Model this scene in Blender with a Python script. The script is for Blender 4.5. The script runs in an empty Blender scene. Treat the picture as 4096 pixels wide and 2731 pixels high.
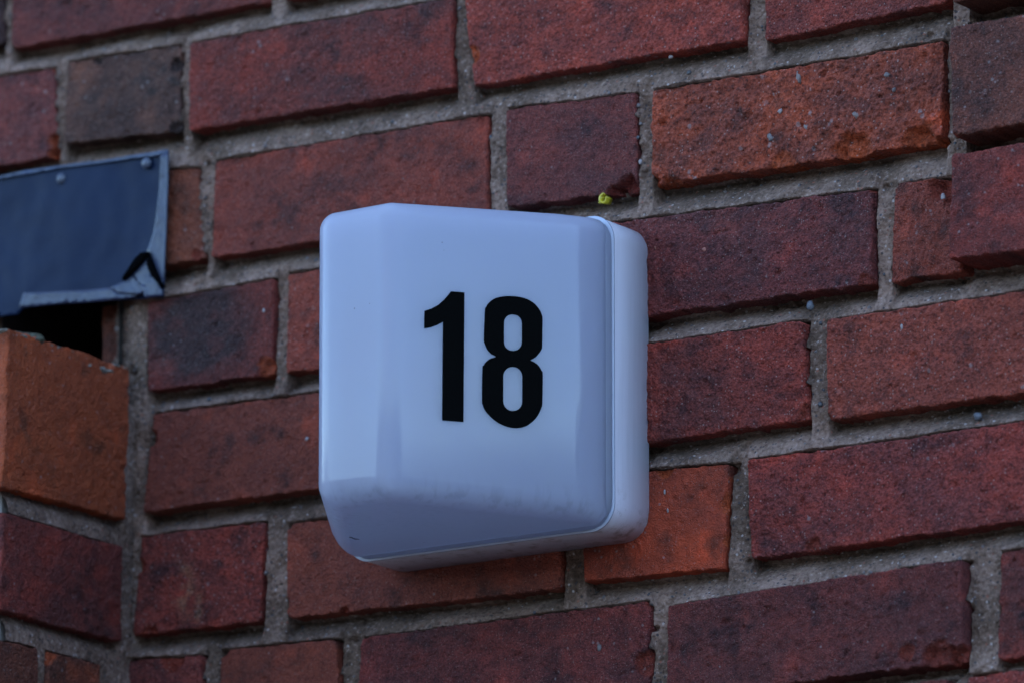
import bpy, bmesh, math, random
import numpy as np
from mathutils import Vector, Matrix, noise as mnoise

# ------------------------------------------------------------------ camera, sky, sun, exposure
scene = bpy.context.scene
COL = scene.collection
YAW, PITCH, DIST = math.radians(33.1), math.radians(13.1), 5.98
TARGET = Vector((0, 0, 3.0))
fwd = Vector((-math.sin(YAW) * math.cos(PITCH), math.cos(YAW) * math.cos(PITCH), math.sin(PITCH)))
cam_data = bpy.data.cameras.new('camera')
cam = bpy.data.objects.new('camera', cam_data)
COL.objects.link(cam)
cam.location = TARGET - fwd * DIST
cam.rotation_euler = fwd.to_track_quat('-Z', 'Y').to_euler()
cam_data.sensor_width = 36.0
cam_data.lens = 36.0 * 8.0
cam_data.clip_start = 0.1
cam_data.clip_end = 3000
cam_data.dof.use_dof = True
cam_data.dof.focus_distance = DIST - 0.12
cam_data.dof.aperture_fstop = 5.6
scene.camera = cam

SUN_EL, SUN_AZ = math.radians(20), math.radians(66)      # the sun stands low behind the wall
world = bpy.data.worlds.new('World')
scene.world = world
world.use_nodes = True
wn, wl = world.node_tree.nodes, world.node_tree.links
wn.clear()
sky = wn.new('ShaderNodeTexSky')
sky.sky_type = 'NISHITA'
sky.sun_disc = False
sky.sun_elevation = SUN_EL
sky.sun_rotation = SUN_AZ
sky.ozone_density = 2.6
sky.dust_density = 0.0
bg = wn.new('ShaderNodeBackground')
bg.inputs['Strength'].default_value = 0.15
tcw = wn.new('ShaderNodeTexCoord')
cl = wn.new('ShaderNodeTexNoise')
cl.inputs['Scale'].default_value = 4.0
cl.inputs['Detail'].default_value = 5
cl.inputs['Roughness'].default_value = 0.55
cl.inputs['Distortion'].default_value = 0.6
clr = wn.new('ShaderNodeMapRange')
clr.inputs['From Min'].default_value = 0.52
clr.inputs['From Max'].default_value = 0.74
clr.inputs['To Max'].default_value = 0.60
cmix = wn.new('ShaderNodeMix')
cmix.data_type = 'RGBA'
cmix.inputs['B'].default_value = (3.6, 2.7, 3.2, 1)     # thin clouds, lit a little warmer than the blue behind
wo = wn.new('ShaderNodeOutputWorld')
wl.new(tcw.outputs['Generated'], cl.inputs['Vector'])
wl.new(cl.outputs['Fac'], clr.inputs['Value'])
wl.new(clr.outputs['Result'], cmix.inputs['Factor'])
wl.new(sky.outputs['Color'], cmix.inputs['A'])
wl.new(cmix.outputs['Result'], bg.inputs['Color'])
wl.new(bg.outputs['Background'], wo.inputs['Surface'])

sd = bpy.data.lights.new('sun', 'SUN')
sd.energy = 3.0
sd.angle = math.radians(0.5)
sd.color = (1.0, 0.93, 0.84)
sun = bpy.data.objects.new('sun', sd)
COL.objects.link(sun)
sdir = Vector((math.sin(SUN_AZ) * math.cos(SUN_EL), math.cos(SUN_AZ) * math.cos(SUN_EL), math.sin(SUN_EL)))
sun.rotation_euler = (-sdir).to_track_quat('-Z', 'Y').to_euler()

scene.view_settings.view_transform = 'Standard'
scene.view_settings.look = 'None'
scene.view_settings.gamma = 1.0
scene.view_settings.use_curve_mapping = False
scene.view_settings.exposure = 2.65

# ------------------------------------------------------------------ measured data (metres, in the wall's own frame)
BRICKS = [
 ('dark',[[-0.5913,-0.006,3.2939],[-0.4611,-0.006,3.2921],[-0.4632,-0.006,3.3659],[-0.5929,-0.006,3.3677]],[],{}),
 ('purple',[[-0.4548,-0.006,3.2853],[-0.2143,-0.006,3.2867],[-0.2149,-0.006,3.354],[-0.4564,-0.006,3.3555]],[([-0.4569,-0.006,3.2852],0.0057,0.003)],{}),
 ('red',[[-0.2004,-0.006,3.2862],[0.0322,-0.006,3.2846],[0.0323,-0.006,3.3519],[-0.201,-0.006,3.3553]],[],{}),
 ('purple',[[-0.5891,-0.006,3.1939],[-0.4083,-0.006,3.1943],[-0.4136,-0.006,3.2671],[-0.5907,-0.006,3.2686]],[([-0.406,-0.006,3.2015],0.0146,0.008),([-0.412,-0.006,3.2676],0.007,0.003)],{'chipc':'fresh'}),
 ('brown',[[-0.4031,-0.005,3.2027],[-0.2942,-0.005,3.1989],[-0.2962,-0.005,3.2682],[-0.4037,-0.005,3.2697]],[([-0.3016,-0.005,3.2516],0.0064,0.003),([-0.3729,-0.005,3.2662],0.0051,0.002),([-0.299,-0.005,3.2003],0.0083,0.003)],{'chipc':'soot','rc':5}),
 ('red2',[[-0.286,-0.008,3.1967],[-0.0469,-0.008,3.196],[-0.0478,-0.008,3.2664],[-0.2856,-0.008,3.2666]],[([-0.1794,-0.008,3.1954],0.0038,0.002)],{'topdark':1}),
 ('red3',[[-0.0297,-0.009,3.1939],[0.2045,-0.009,3.1944],[0.2058,-0.009,3.2649],[-0.0368,-0.009,3.2668]],[([-0.0301,-0.009,3.2192],0.007,0.003)],{'chipc':'fresh'}),
 ('red3',[[0.2214,-0.009,3.1909],[0.3757,-0.009,3.1968],[0.3773,-0.009,3.265],[0.2231,-0.009,3.2632]],[([0.3762,-0.009,3.2314],0.0032,0.003)],{}),
 ('rust',[[-0.328,-0.005,3.0953],[-0.2707,-0.005,3.0958],[-0.2778,-0.005,3.1698],[-0.329,-0.005,3.1732]],[([-0.2791,-0.005,3.1012],0.0057,0.002)],{}),
 ('red',[[-0.2652,-0.006,3.0952],[-0.0174,-0.006,3.0954],[-0.0167,-0.006,3.1735],[-0.2639,-0.006,3.1721]],[([-0.0194,-0.006,3.1709],0.0083,0.0015),([-0.2647,-0.006,3.1729],0.0045,0.003)],{'rc':4}),
 ('purple',[[-0.0008,-0.007,3.0989],[0.1126,-0.007,3.0951],[0.1118,-0.007,3.1709],[-0.0015,-0.007,3.1747]],[([0.1041,-0.007,3.0982],0.0115,0.007),([0.091,-0.007,3.0968],0.0064,0.006)],{'chipc':'deep'}),
 ('orange',[[0.1249,-0.007,3.0967],[0.3688,-0.007,3.0954],[0.3709,-0.007,3.1714],[0.1253,-0.007,3.1706]],[([0.1398,-0.007,3.0901],0.014,0.008),([0.1264,-0.007,3.0987],0.007,0.008),([0.295,-0.007,3.101],0.0159,0.006),([0.3524,-0.007,3.0939],0.0197,0.006),([0.3685,-0.007,3.0949],0.0095,0.007),([0.2369,-0.007,3.0963],0.0127,0.002)],{'chipc':'fresh','rough':2.2,'rc':2}),
 ('soot',[[-0.3245,-0.006,3.0005],[-0.2073,-0.006,2.9999],[-0.2071,-0.006,3.0744],[-0.3254,-0.006,3.0718]],[([-0.2108,-0.006,3.0037],0.0127,0.004)],{'chipc':'fresh'}),
 ('rust2',[[-0.1965,-0.005,2.9981],[0.0613,-0.005,3.0016],[0.0615,-0.005,3.0748],[-0.1964,-0.005,3.0762]],[],{}),
 ('purple2',[[0.0764,-0.008,3.001],[0.31,-0.008,2.9996],[0.3115,-0.008,3.0714],[0.0766,-0.008,3.0767]],[([0.3097,-0.008,3.0716],0.0045,0.003),([0.3053,-0.008,3.0021],0.0064,0.002)],{'rough':1.5}),
 ('rustr',[[0.3232,-0.008,2.9992],[0.3844,-0.008,2.9996],[0.3829,-0.008,3.0723],[0.3284,-0.008,3.0728]],[([0.3776,-0.008,3.0711],0.0223,0.009),([0.3284,-0.008,3.0735],0.0051,0.003),([0.3428,-0.008,2.9985],0.0051,0.003)],{'rough':1.5}),
 ('red4',[[-0.3257,-0.006,2.9078],[-0.0782,-0.006,2.9067],[-0.0785,-0.006,2.9832],[-0.3171,-0.006,2.9842]],[([-0.3196,-0.006,2.9638],0.0076,0.004),([-0.3253,-0.006,2.9378],0.0064,0.003)],{}),
 ('red4',[[-0.0649,-0.006,2.9064],[0.0054,-0.006,2.9059],[0.0054,-0.006,2.9822],[-0.0651,-0.006,2.9822]],[],{}),
 ('red5',[[0.0206,-0.009,2.9062],[0.256,-0.009,2.9086],[0.2538,-0.009,2.9825],[0.0206,-0.009,2.982]],[([0.2546,-0.009,2.9116],0.0095,0.004),([0.1194,-0.009,2.9047],0.0045,0.002)],{'rough':1.6}),
 ('rustr',[[0.2705,-0.008,2.9067],[0.5043,-0.008,2.9052],[0.5057,-0.008,2.9802],[0.2713,-0.008,2.9805]],[([0.2705,-0.008,2.9076],0.0045,0.003)],{'rough':1.3,'rc':4}),
 ('red2',[[-0.3357,-0.005,2.8155],[-0.2178,-0.005,2.8138],[-0.2145,-0.005,2.8906],[-0.3295,-0.005,2.8928]],[([-0.3185,-0.005,2.8144],0.0108,0.004),([-0.3292,-0.005,2.8685],0.0057,0.003)],{}),
 ('red4',[[-0.1949,-0.007,2.813],[0.0476,-0.007,2.8089],[0.0478,-0.007,2.8878],[-0.1955,-0.007,2.8867]],[([-0.1955,-0.007,2.8874],0.0095,0.004),([-0.1426,-0.007,2.8135],0.0045,0.004),([-0.197,-0.007,2.824],0.0064,0.003)],{'rc':8}),
 ('bright',[[0.0659,-0.007,2.8117],[0.184,-0.007,2.8088],[0.189,-0.007,2.8865],[0.0642,-0.007,2.8923]],[([0.1884,-0.007,2.858],0.0102,0.004),([0.1882,-0.007,2.8295],0.007,0.003),([0.1347,-0.007,2.8882],0.0083,0.003),([0.1907,-0.007,2.8736],0.0045,0.004)],{'chipc':'fresh','rough':1.1,'rc':2}),
 ('red6',[[0.2065,-0.008,2.8124],[0.4439,-0.008,2.8155],[0.4451,-0.008,2.8877],[0.2041,-0.008,2.8871]],[([0.2033,-0.008,2.8276],0.0045,0.003),([0.2585,-0.008,2.8176],0.0076,0.004),([0.2054,-0.008,2.8116],0.0051,0.003)],{'rough':1.5}),
 ('purple',[[-0.3496,-0.006,2.7185],[-0.2672,-0.006,2.717],[-0.2704,-0.006,2.7959],[-0.3496,-0.006,2.8003]],[([-0.2997,-0.006,2.7951],0.0127,0.003)],{}),
 ('red4',[[-0.2609,-0.006,2.718],[-0.1454,-0.006,2.7212],[-0.147,-0.006,2.795],[-0.2543,-0.006,2.7978]],[([-0.255,-0.006,2.7983],0.0095,0.004)],{'rc':8}),
 ('purple2',[[-0.1322,-0.009,2.7156],[0.1234,-0.009,2.7186],[0.1215,-0.009,2.7941],[-0.1264,-0.009,2.7932]],[([0.1187,-0.009,2.7481],0.0108,0.004),([0.1226,-0.009,2.7927],0.0051,0.003)],{'rough':1.6,'rc':4}),
 ('purple3',[[0.1393,-0.014,2.7162],[0.3838,-0.014,2.7202],[0.3828,-0.014,2.7942],[0.1419,-0.014,2.7876]],[([0.3621,-0.014,2.7218],0.0146,0.005),([0.3814,-0.014,2.7198],0.0127,0.006),([0.1951,-0.014,2.7928],0.0076,0.003),([0.3376,-0.014,2.7306],0.0076,0.003),([0.1459,-0.014,2.7881],0.0045,0.003)],{'rough':1.6}),
 ('red5',[[0.4074,-0.009,2.7179],[0.5047,-0.009,2.7205],[0.5062,-0.009,2.7978],[0.41,-0.009,2.7972]],[([0.4066,-0.009,2.755],0.0051,0.003)],{'rc':6,'rough':1.6}),
 ('red4',[[0.0054,-0.006,2.6331],[0.2466,-0.006,2.6386],[0.2473,-0.006,2.7101],[0.0054,-0.006,2.7062]],[],{}),
 ('red5',[[0.2591,-0.006,2.6374],[0.3669,-0.006,2.6394],[0.3679,-0.006,2.7126],[0.2598,-0.006,2.7104]],[],{}),
 ('red6',[[0.3791,-0.006,2.6413],[0.5118,-0.006,2.6436],[0.5132,-0.006,2.7134],[0.3801,-0.006,2.712]],[],{}),
 ('brownr',[[0.3908,-0.028,3.1882],[0.5,-0.028,3.1936],[0.5011,-0.028,3.2568],[0.3925,-0.028,3.2564]],[],{'skirt':0.04}),
 ('brownr',[[0.3852,-0.026,3.0928],[0.4971,-0.026,3.0946],[0.4985,-0.026,3.1762],[0.3845,-0.026,3.1762]],[([0.3869,-0.026,3.0926],0.0045,0.003)],{'skirt':0.04,'edge':4}),
 ('red6',[[0.3845,-0.03,3.003],[0.4976,-0.03,2.9999],[0.499,-0.03,3.0809],[0.3873,-0.03,3.0809]],[],{'skirt':0.05,'edge':3}),
]
PIER_BRICKS = [
 ('terra',[[-0.332,-0.1741,2.8987],[-0.332,-0.0172,2.9009],[-0.332,-0.0166,3.0202],[-0.332,-0.1684,3.0205]],[([-0.332,-0.0455,3.0173],0.0121,0.002),([-0.332,-0.0179,2.9364],0.0093,0.002)],{'skirt':0.11,'chipc':'terra','edge':2}),
 ('red5',[[-0.333,-0.1743,2.807],[-0.333,-0.0213,2.8073],[-0.333,-0.021,2.8818],[-0.333,-0.1708,2.8832]],[],{'skirt':0.11,'edge':2}),
 ('brown2',[[-0.333,-0.1747,2.7141],[-0.333,-0.1214,2.7126],[-0.333,-0.1231,2.7888],[-0.333,-0.1765,2.7872]],[],{'skirt':0.1}),
 ('brown2',[[-0.333,-0.1107,2.7142],[-0.333,-0.0477,2.7139],[-0.333,-0.0491,2.7883],[-0.333,-0.1123,2.7886]],[([-0.333,-0.1123,2.787],0.0093,0.002)],{'chipc':'fresh'}),
]
PLATE = [(-0.5678,3.1864),(-0.4593,3.1855),(-0.4346,3.1865),(-0.4058,3.186),(-0.3609,3.1845),(-0.3366,3.1848),(-0.3027,3.1844),(-0.3028,3.1587),(-0.3039,3.113),(-0.3046,3.07),(-0.3695,3.0751),(-0.4353,3.0795),(-0.4401,3.0747),(-0.4574,3.0753),(-0.5656,3.084)]
HEM_R = [(-0.3073,3.18),(-0.3086,3.154),(-0.311,3.1317),(-0.3141,3.1185),(-0.3189,3.1078),(-0.315,3.1023),(-0.3127,3.0939),(-0.3089,3.0852),(-0.3045,3.0774),(-0.3028,3.0898),(-0.302,3.1123),(-0.3012,3.1394),(-0.3003,3.1819)]
HEM_M = [(-0.3186,3.1005),(-0.3213,3.0981),(-0.3315,3.0913),(-0.3379,3.0867),(-0.3509,3.0832),(-0.3432,3.0774),(-0.3237,3.074),(-0.3183,3.076),(-0.32,3.0798),(-0.3227,3.0825),(-0.3178,3.0805),(-0.3159,3.0739),(-0.3182,3.071),(-0.3031,3.0702),(-0.3026,3.074),(-0.3081,3.0828),(-0.313,3.0871),(-0.3161,3.0943)]
HEM_B = [(-0.4323,3.0896),(-0.4163,3.0878),(-0.3779,3.0845),(-0.3523,3.0834),(-0.3447,3.0786),(-0.3252,3.0752),(-0.3289,3.0727),(-0.3452,3.0734),(-0.3669,3.0743),(-0.3997,3.0769),(-0.4326,3.0784),(-0.4365,3.0789)]
HEM_T = [(-0.5659,3.1856),(-0.4575,3.1847),(-0.4327,3.1858),(-0.404,3.1852),(-0.3591,3.1837),(-0.3348,3.184),(-0.3009,3.1837),(-0.3013,3.181),(-0.3073,3.1801),(-0.3348,3.1816),(-0.3591,3.1816),(-0.404,3.1831),(-0.4327,3.1837),(-0.4574,3.1827),(-0.5658,3.1835)]
RIVETS = [[-0.3211,-0.0115,3.1762],[-0.4003,-0.0115,3.175],[-0.484,-0.0115,3.1752]]
HOLES = [[-0.273,3.1716,0.0024,0.0055],[0.1908,2.8825,0.0038,0.0066],[0.2608,2.9936,0.0019,0.0044],[0.2499,2.9097,0.0024,0.005],[0.202,2.8134,0.0024,0.005],[0.1235,2.7732,0.0024,0.0055],[0.3709,3.0979,0.0035,0.006],[0.3726,2.9981,0.0043,0.005],[0.0454,2.8116,0.0022,0.0044],[-0.3343,2.9249,0.0024,0.0055],[-0.3387,2.8984,0.0024,0.005],[-0.2711,2.796,0.003,0.005],[0.3176,3.0722,0.0024,0.0044],[0.2679,2.9806,0.0019,0.0039],[0.1945,2.8853,0.0022,0.0044],[0.118,3.1111,0.0016,0.0033],[-0.4187,3.1567,0.0016,0.0022],[0.1127,2.8409,0.0014,0.0028],[0.1615,3.1718,0.0014,0.0028],[0.3349,3.1626,0.0032,0.0044],[0.3566,3.1771,0.0038,0.005],[0.3424,3.1872,0.0024,0.0039],[0.3635,3.1584,0.0027,0.0044],[-0.1356,2.7925,0.0024,0.0044],[-0.2193,2.8112,0.0022,0.0039],[0.1212,2.9055,0.0022,0.0039],[0.3838,2.793,0.0022,0.0039],[0.3844,2.7589,0.0019,0.0033]]
TEAR_A = [(-0.3152,3.1054),(-0.3212,3.1057),(-0.3276,3.1016),(-0.3324,3.0959),(-0.3378,3.0898),(-0.3388,3.0868),(-0.3345,3.0885),(-0.3297,3.0919),(-0.3195,3.0987)]
TEAR_B = [(-0.3145,3.1021),(-0.3102,3.0934),(-0.3053,3.0837),(-0.3014,3.0765),(-0.3063,3.0812),(-0.3112,3.0868),(-0.3151,3.0936),(-0.3162,3.0987)]
ONE = [(0.0272,2.9829),(0.0321,2.9848),(0.0375,2.988),(0.0421,2.9923),(0.0452,2.996),(0.0473,2.9988),(0.0576,2.9989),(0.0569,2.9049),(0.0408,2.9049),(0.0413,2.9761),(0.0375,2.9737),(0.0321,2.9713),(0.027,2.97)]
EIGHT = [(0.0912,2.9992),(0.099,2.9993),(0.1052,2.9982),(0.1107,2.9955),(0.1146,2.9915),(0.1166,2.9875),(0.1171,2.9835),(0.1168,2.9655),(0.1163,2.9625),(0.1146,2.9597),(0.1118,2.9565),(0.1078,2.9539),(0.1114,2.9525),(0.1142,2.9504),(0.1163,2.9472),(0.1173,2.9439),(0.1169,2.9241),(0.1161,2.92),(0.1141,2.9154),(0.1114,2.9114),(0.1075,2.9078),(0.1036,2.9054),(0.0974,2.9038),(0.0912,2.904),(0.0857,2.9055),(0.0803,2.9082),(0.0756,2.9122),(0.0729,2.9154),(0.0716,2.9186),(0.071,2.9222),(0.0713,2.9446),(0.0721,2.9472),(0.074,2.95),(0.0772,2.9526),(0.0814,2.9543),(0.0779,2.9559),(0.0748,2.959),(0.0729,2.9633),(0.0724,2.9662),(0.0731,2.9864),(0.0739,2.9895),(0.076,2.9928),(0.0795,2.9958),(0.0841,2.9978)]
HOLE_A = [(0.095,2.986),(0.0966,2.9859),(0.0982,2.9855),(0.0995,2.9846),(0.1005,2.9834),(0.1012,2.982),(0.1014,2.9804),(0.1014,2.9665),(0.1012,2.9649),(0.1005,2.9633),(0.0995,2.962),(0.0982,2.9609),(0.0966,2.9602),(0.095,2.9598),(0.094,2.9598),(0.0924,2.9598),(0.0909,2.9603),(0.0895,2.9612),(0.0885,2.9624),(0.0879,2.9638),(0.0877,2.9653),(0.0877,2.9793),(0.0879,2.9809),(0.0885,2.9824),(0.0895,2.9838),(0.0908,2.9849),(0.0924,2.9856),(0.094,2.986)]
HOLE_B = [(0.0947,2.948),(0.0965,2.9479),(0.0982,2.9474),(0.0996,2.9465),(0.1007,2.9452),(0.1014,2.9436),(0.1017,2.9419),(0.1017,2.9234),(0.1014,2.9217),(0.1007,2.92),(0.0996,2.9185),(0.0982,2.9173),(0.0965,2.9165),(0.0947,2.9162),(0.0941,2.9161),(0.0923,2.9162),(0.0906,2.9168),(0.0892,2.9177),(0.0881,2.919),(0.0874,2.9205),(0.0871,2.9223),(0.0871,2.9407),(0.0874,2.9425),(0.0881,2.9441),(0.0892,2.9456),(0.0906,2.9468),(0.0923,2.9476),(0.0941,2.948)]
PEBBLES = [[[0.1403,-0.004,3.1933],0.0020674300254452924,0.0014312977099236641,'white'],[[0.2563,-0.004,2.9924],0.0028625954198473282,0.003816793893129771,'blue'],[[0.1488,-0.004,3.1141],0.0015903307888040711,0.0022264631043256997,'grey'],[[0.1458,-0.004,3.1712],0.001272264631043257,0.001272264631043257,'grey'],[[0.3666,-0.004,3.057],0.0019083969465648854,0.0031806615776081423,'white'],[[0.1138,-0.004,3.1184],0.0015903307888040711,0.0022264631043256997,'white'],[[0.1117,-0.004,3.1369],0.0019083969465648854,0.0015903307888040711,'dark'],[[0.1121,-0.004,3.1607],0.0019083969465648854,0.0015903307888040711,'grey'],[[-0.0161,-0.004,3.155],0.001272264631043257,0.0022264631043256997,'dark'],[[0.2159,-0.004,2.7592],0.001272264631043257,0.001272264631043257,'grey'],[[-0.2675,-0.004,2.9892],0.0019083969465648854,0.0015903307888040711,'dark'],[[-0.4563,-0.004,2.9333],0.004452926208651399,0.0031806615776081423,'blue'],[[0.3929,-0.004,2.8957],0.003498727735368957,0.0028625954198473282,'blue'],[[0.2639,-0.004,2.92],0.0019083969465648854,0.0019083969465648854,'dark'],[[0.114,-0.004,3.1467],0.0015903307888040711,0.001272264631043257,'grey'],[[-0.2069,-0.004,3.1739],0.0015903307888040711,0.0015903307888040711,'grey'],[[0.1558,-0.004,3.1792],0.0019083969465648854,0.0015903307888040711,'dark'],[[-0.4071,-0.004,3.3097],0.001272264631043257,0.001272264631043257,'white']]
BRICK_PEBBLES = [[[0.2264,-0.0085,3.1201],0.00254,0.0035,'grey'],[[0.2505,-0.0085,3.1608],0.00254,0.00509,'brown'],[[0.2984,-0.0085,3.1259],0.0035,0.00286,'brown'],[[0.3239,-0.0085,3.152],0.00254,0.00223,'grey'],[[0.257,-0.0085,3.1231],0.00254,0.00318,'brown'],[[0.3941,-0.0085,3.159],0.00159,0.00286,'grey'],[[0.2684,-0.0085,3.1009],0.00318,0.00191,'brown'],[[0.4208,-0.0085,3.1688],0.00159,0.00191,'white'],[[0.3295,-0.0085,3.1403],0.00191,0.00191,'grey'],[[0.2346,-0.0085,3.1383],0.00223,0.00223,'white'],[[0.3342,-0.0085,2.9672],0.00223,0.00413,'white'],[[0.17,-0.0085,3.0446],0.00223,0.00191,'rust'],[[0.129,-0.0085,3.0517],0.00159,0.00254,'rust'],[[0.143,-0.0085,3.0324],0.00191,0.00159,'rust'],[[0.201,-0.0085,2.9549],0.00191,0.00159,'grey'],[[0.1473,-0.0085,2.9443],0.00159,0.00191,'grey'],[[0.4213,-0.0085,2.931],0.00223,0.00286,'white'],[[0.1783,-0.0085,2.7404],0.00191,0.00254,'grey'],[[0.0797,-0.0085,2.7631],0.00223,0.00286,'grey'],[[0.1271,-0.0085,3.0374],0.00223,0.00286,'grey'],[[0.3466,-0.0085,2.9634],0.00159,0.00286,'brown'],[[0.1355,-0.0085,2.8709],0.00095,0.00223,'white'],[[0.1381,-0.0085,2.8572],0.00095,0.00191,'white'],[[-0.2158,-0.0085,3.0494],0.00127,0.00191,'white'],[[-0.1762,-0.0085,2.9474],0.00191,0.00159,'white']]
PLUG = [0.0834,-0.004,3.0949]
FRAG = [[-0.3832,0.02,3.0302],[-0.356,0.02,3.0285],[-0.3571,0.02,3.0811],[-0.3839,0.02,3.0812]]
LUMP = [-0.3341,-0.17,3.0244]
CAV = [-0.4653,-0.361,3.0305,3.1555]
NEED = [[-0.0674,-0.1104,2.8437],[-0.0649,-0.1013,2.8431]]
PIER_FRONT = -0.1635
PIER_TOP = 3.0231

XC = -0.338          # x of the pier's return face
U0, U1, Z0, Z1 = -0.50, 0.48, 2.66, 3.37      # the carefully built patch of wall

# ------------------------------------------------------------------ helpers
def link(o, parent=None):
    COL.objects.link(o)
    if parent is not None:
        o.parent = parent
    return o

def tag(o, label=None, cat=None, group=None, kind=None):
    for k, v in (('label', label), ('category', cat), ('group', group), ('kind', kind)):
        if v:
            o[k] = v
    return o

def empty(name, loc):
    o = bpy.data.objects.new(name, None)
    o.location = loc
    o.empty_display_size = 0.05
    return link(o)

def np_mesh(name, V, Q, mat, parent=None, col=None, smooth=True, origin=None):
    """V (n,3), Q (m,4) or list of faces -> one mesh object."""
    V = np.asarray(V, dtype=np.float32)
    o0 = Vector((0, 0, 0))
    if parent is not None:
        o0 = Vector(parent.matrix_world.translation) if False else Vector(parent.location)
    V = V - np.array(o0, dtype=np.float32)
    me = bpy.data.meshes.new(name)
    Q = np.asarray(Q, dtype=np.int32)
    k = Q.shape[1]
    me.vertices.add(len(V)); me.vertices.foreach_set('co', V.ravel())
    me.loops.add(Q.size); me.loops.foreach_set('vertex_index', Q.ravel())
    me.polygons.add(len(Q)); me.polygons.foreach_set('loop_start', np.arange(0, Q.size, k, dtype=np.int32))
    me.polygons.foreach_set('loop_total', np.full(len(Q), k, dtype=np.int32))
    me.update(calc_edges=True)
    me.validate()
    if smooth:
        me.polygons.foreach_set('use_smooth', np.ones(len(me.polygons), dtype=bool))
    if col is not None:
        a = me.attributes.new('col', 'FLOAT_COLOR', 'POINT')
        c = np.ones((len(V), 4), dtype=np.float32); c[:, :col.shape[1]] = col
        a.data.foreach_set('color', c.ravel())
    me.materials.append(mat)
    return link(bpy.data.objects.new(name, me), parent)

def bm_obj(name, bm, mat, parent=None, smooth=False):
    me = bpy.data.meshes.new(name)
    if parent is not None:
        bmesh.ops.translate(bm, verts=bm.verts, vec=-Vector(parent.location))
    bmesh.ops.recalc_face_normals(bm, faces=bm.faces)
    bm.to_mesh(me); bm.free()
    if smooth:
        for p in me.polygons:
            p.use_smooth = True
    me.materials.append(mat)
    return link(bpy.data.objects.new(name, me), parent)

def child(o, parent):
    """second level: keep the same frame as the part above"""
    o.parent = parent
    return o

_tabs = {}
def vnoise(x, y, seed):
    if seed not in _tabs:
        _tabs[seed] = np.random.RandomState(seed).rand(256, 256).astype(np.float32)
    t = _tabs[seed]
    xi = np.floor(x).astype(np.int64); yi = np.floor(y).astype(np.int64)
    fx = (x - xi); fy = (y - yi)
    fx = fx * fx * (3 - 2 * fx); fy = fy * fy * (3 - 2 * fy)
    a = t[xi & 255, yi & 255]; b = t[(xi + 1) & 255, yi & 255]
    c = t[xi & 255, (yi + 1) & 255]; d = t[(xi + 1) & 255, (yi + 1) & 255]
    return (a * (1 - fx) + b * fx) * (1 - fy) + (c * (1 - fx) + d * fx) * fy

def fbm(x, y, size, seed, octv=3, gain=0.5):
    s = 0.0; a = 1.0; n = 0.0
    for k in range(octv):
        s = s + a * (vnoise(x / size * 2 ** k + 17.3 * k, y / size * 2 ** k + 9.1 * k, seed + k) - 0.5)
        n += a; a *= gain
    return 2 * s / n          # about -1..1

# ------------------------------------------------------------------ materials
def new_mat(name):
    m = bpy.data.materials.new(name)
    m.use_nodes = True
    nt = m.node_tree
    return m, nt.nodes, nt.links, nt.nodes['Principled BSDF']

def nd(N, typ, **kw):
    n = N.new(typ)
    for k, v in kw.items():
        if k in n.inputs:
            n.inputs[k].default_value = v
        else:
            setattr(n, k, v)
    return n

def mix(N, L, mode, fac, a, b):
    m = N.new('ShaderNodeMix'); m.data_type = 'RGBA'; m.blend_type = mode
    for sock, v in (('Factor', fac), ('A', a), ('B', b)):
        if hasattr(v, 'links') or hasattr(v, 'is_output'):
            L.new(v, m.inputs[sock])
        else:
            m.inputs[sock].default_value = v
    return m.outputs['Result']

def rng(N, L, src, a, b, c=0.0, d=1.0):
    r = N.new('ShaderNodeMapRange')
    for k, v in (('From Min', a), ('From Max', b), ('To Min', c), ('To Max', d)):
        r.inputs[k].default_value = v
    L.new(src, r.inputs['Value'])
    return r.outputs['Result']

def noise_tex(N, L, vec, scale, detail=3, rough=0.55):
    n = nd(N, 'ShaderNodeTexNoise', Scale=scale, Detail=detail, Roughness=rough)
    L.new(vec, n.inputs['Vector'])
    return n.outputs['Fac']

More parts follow.
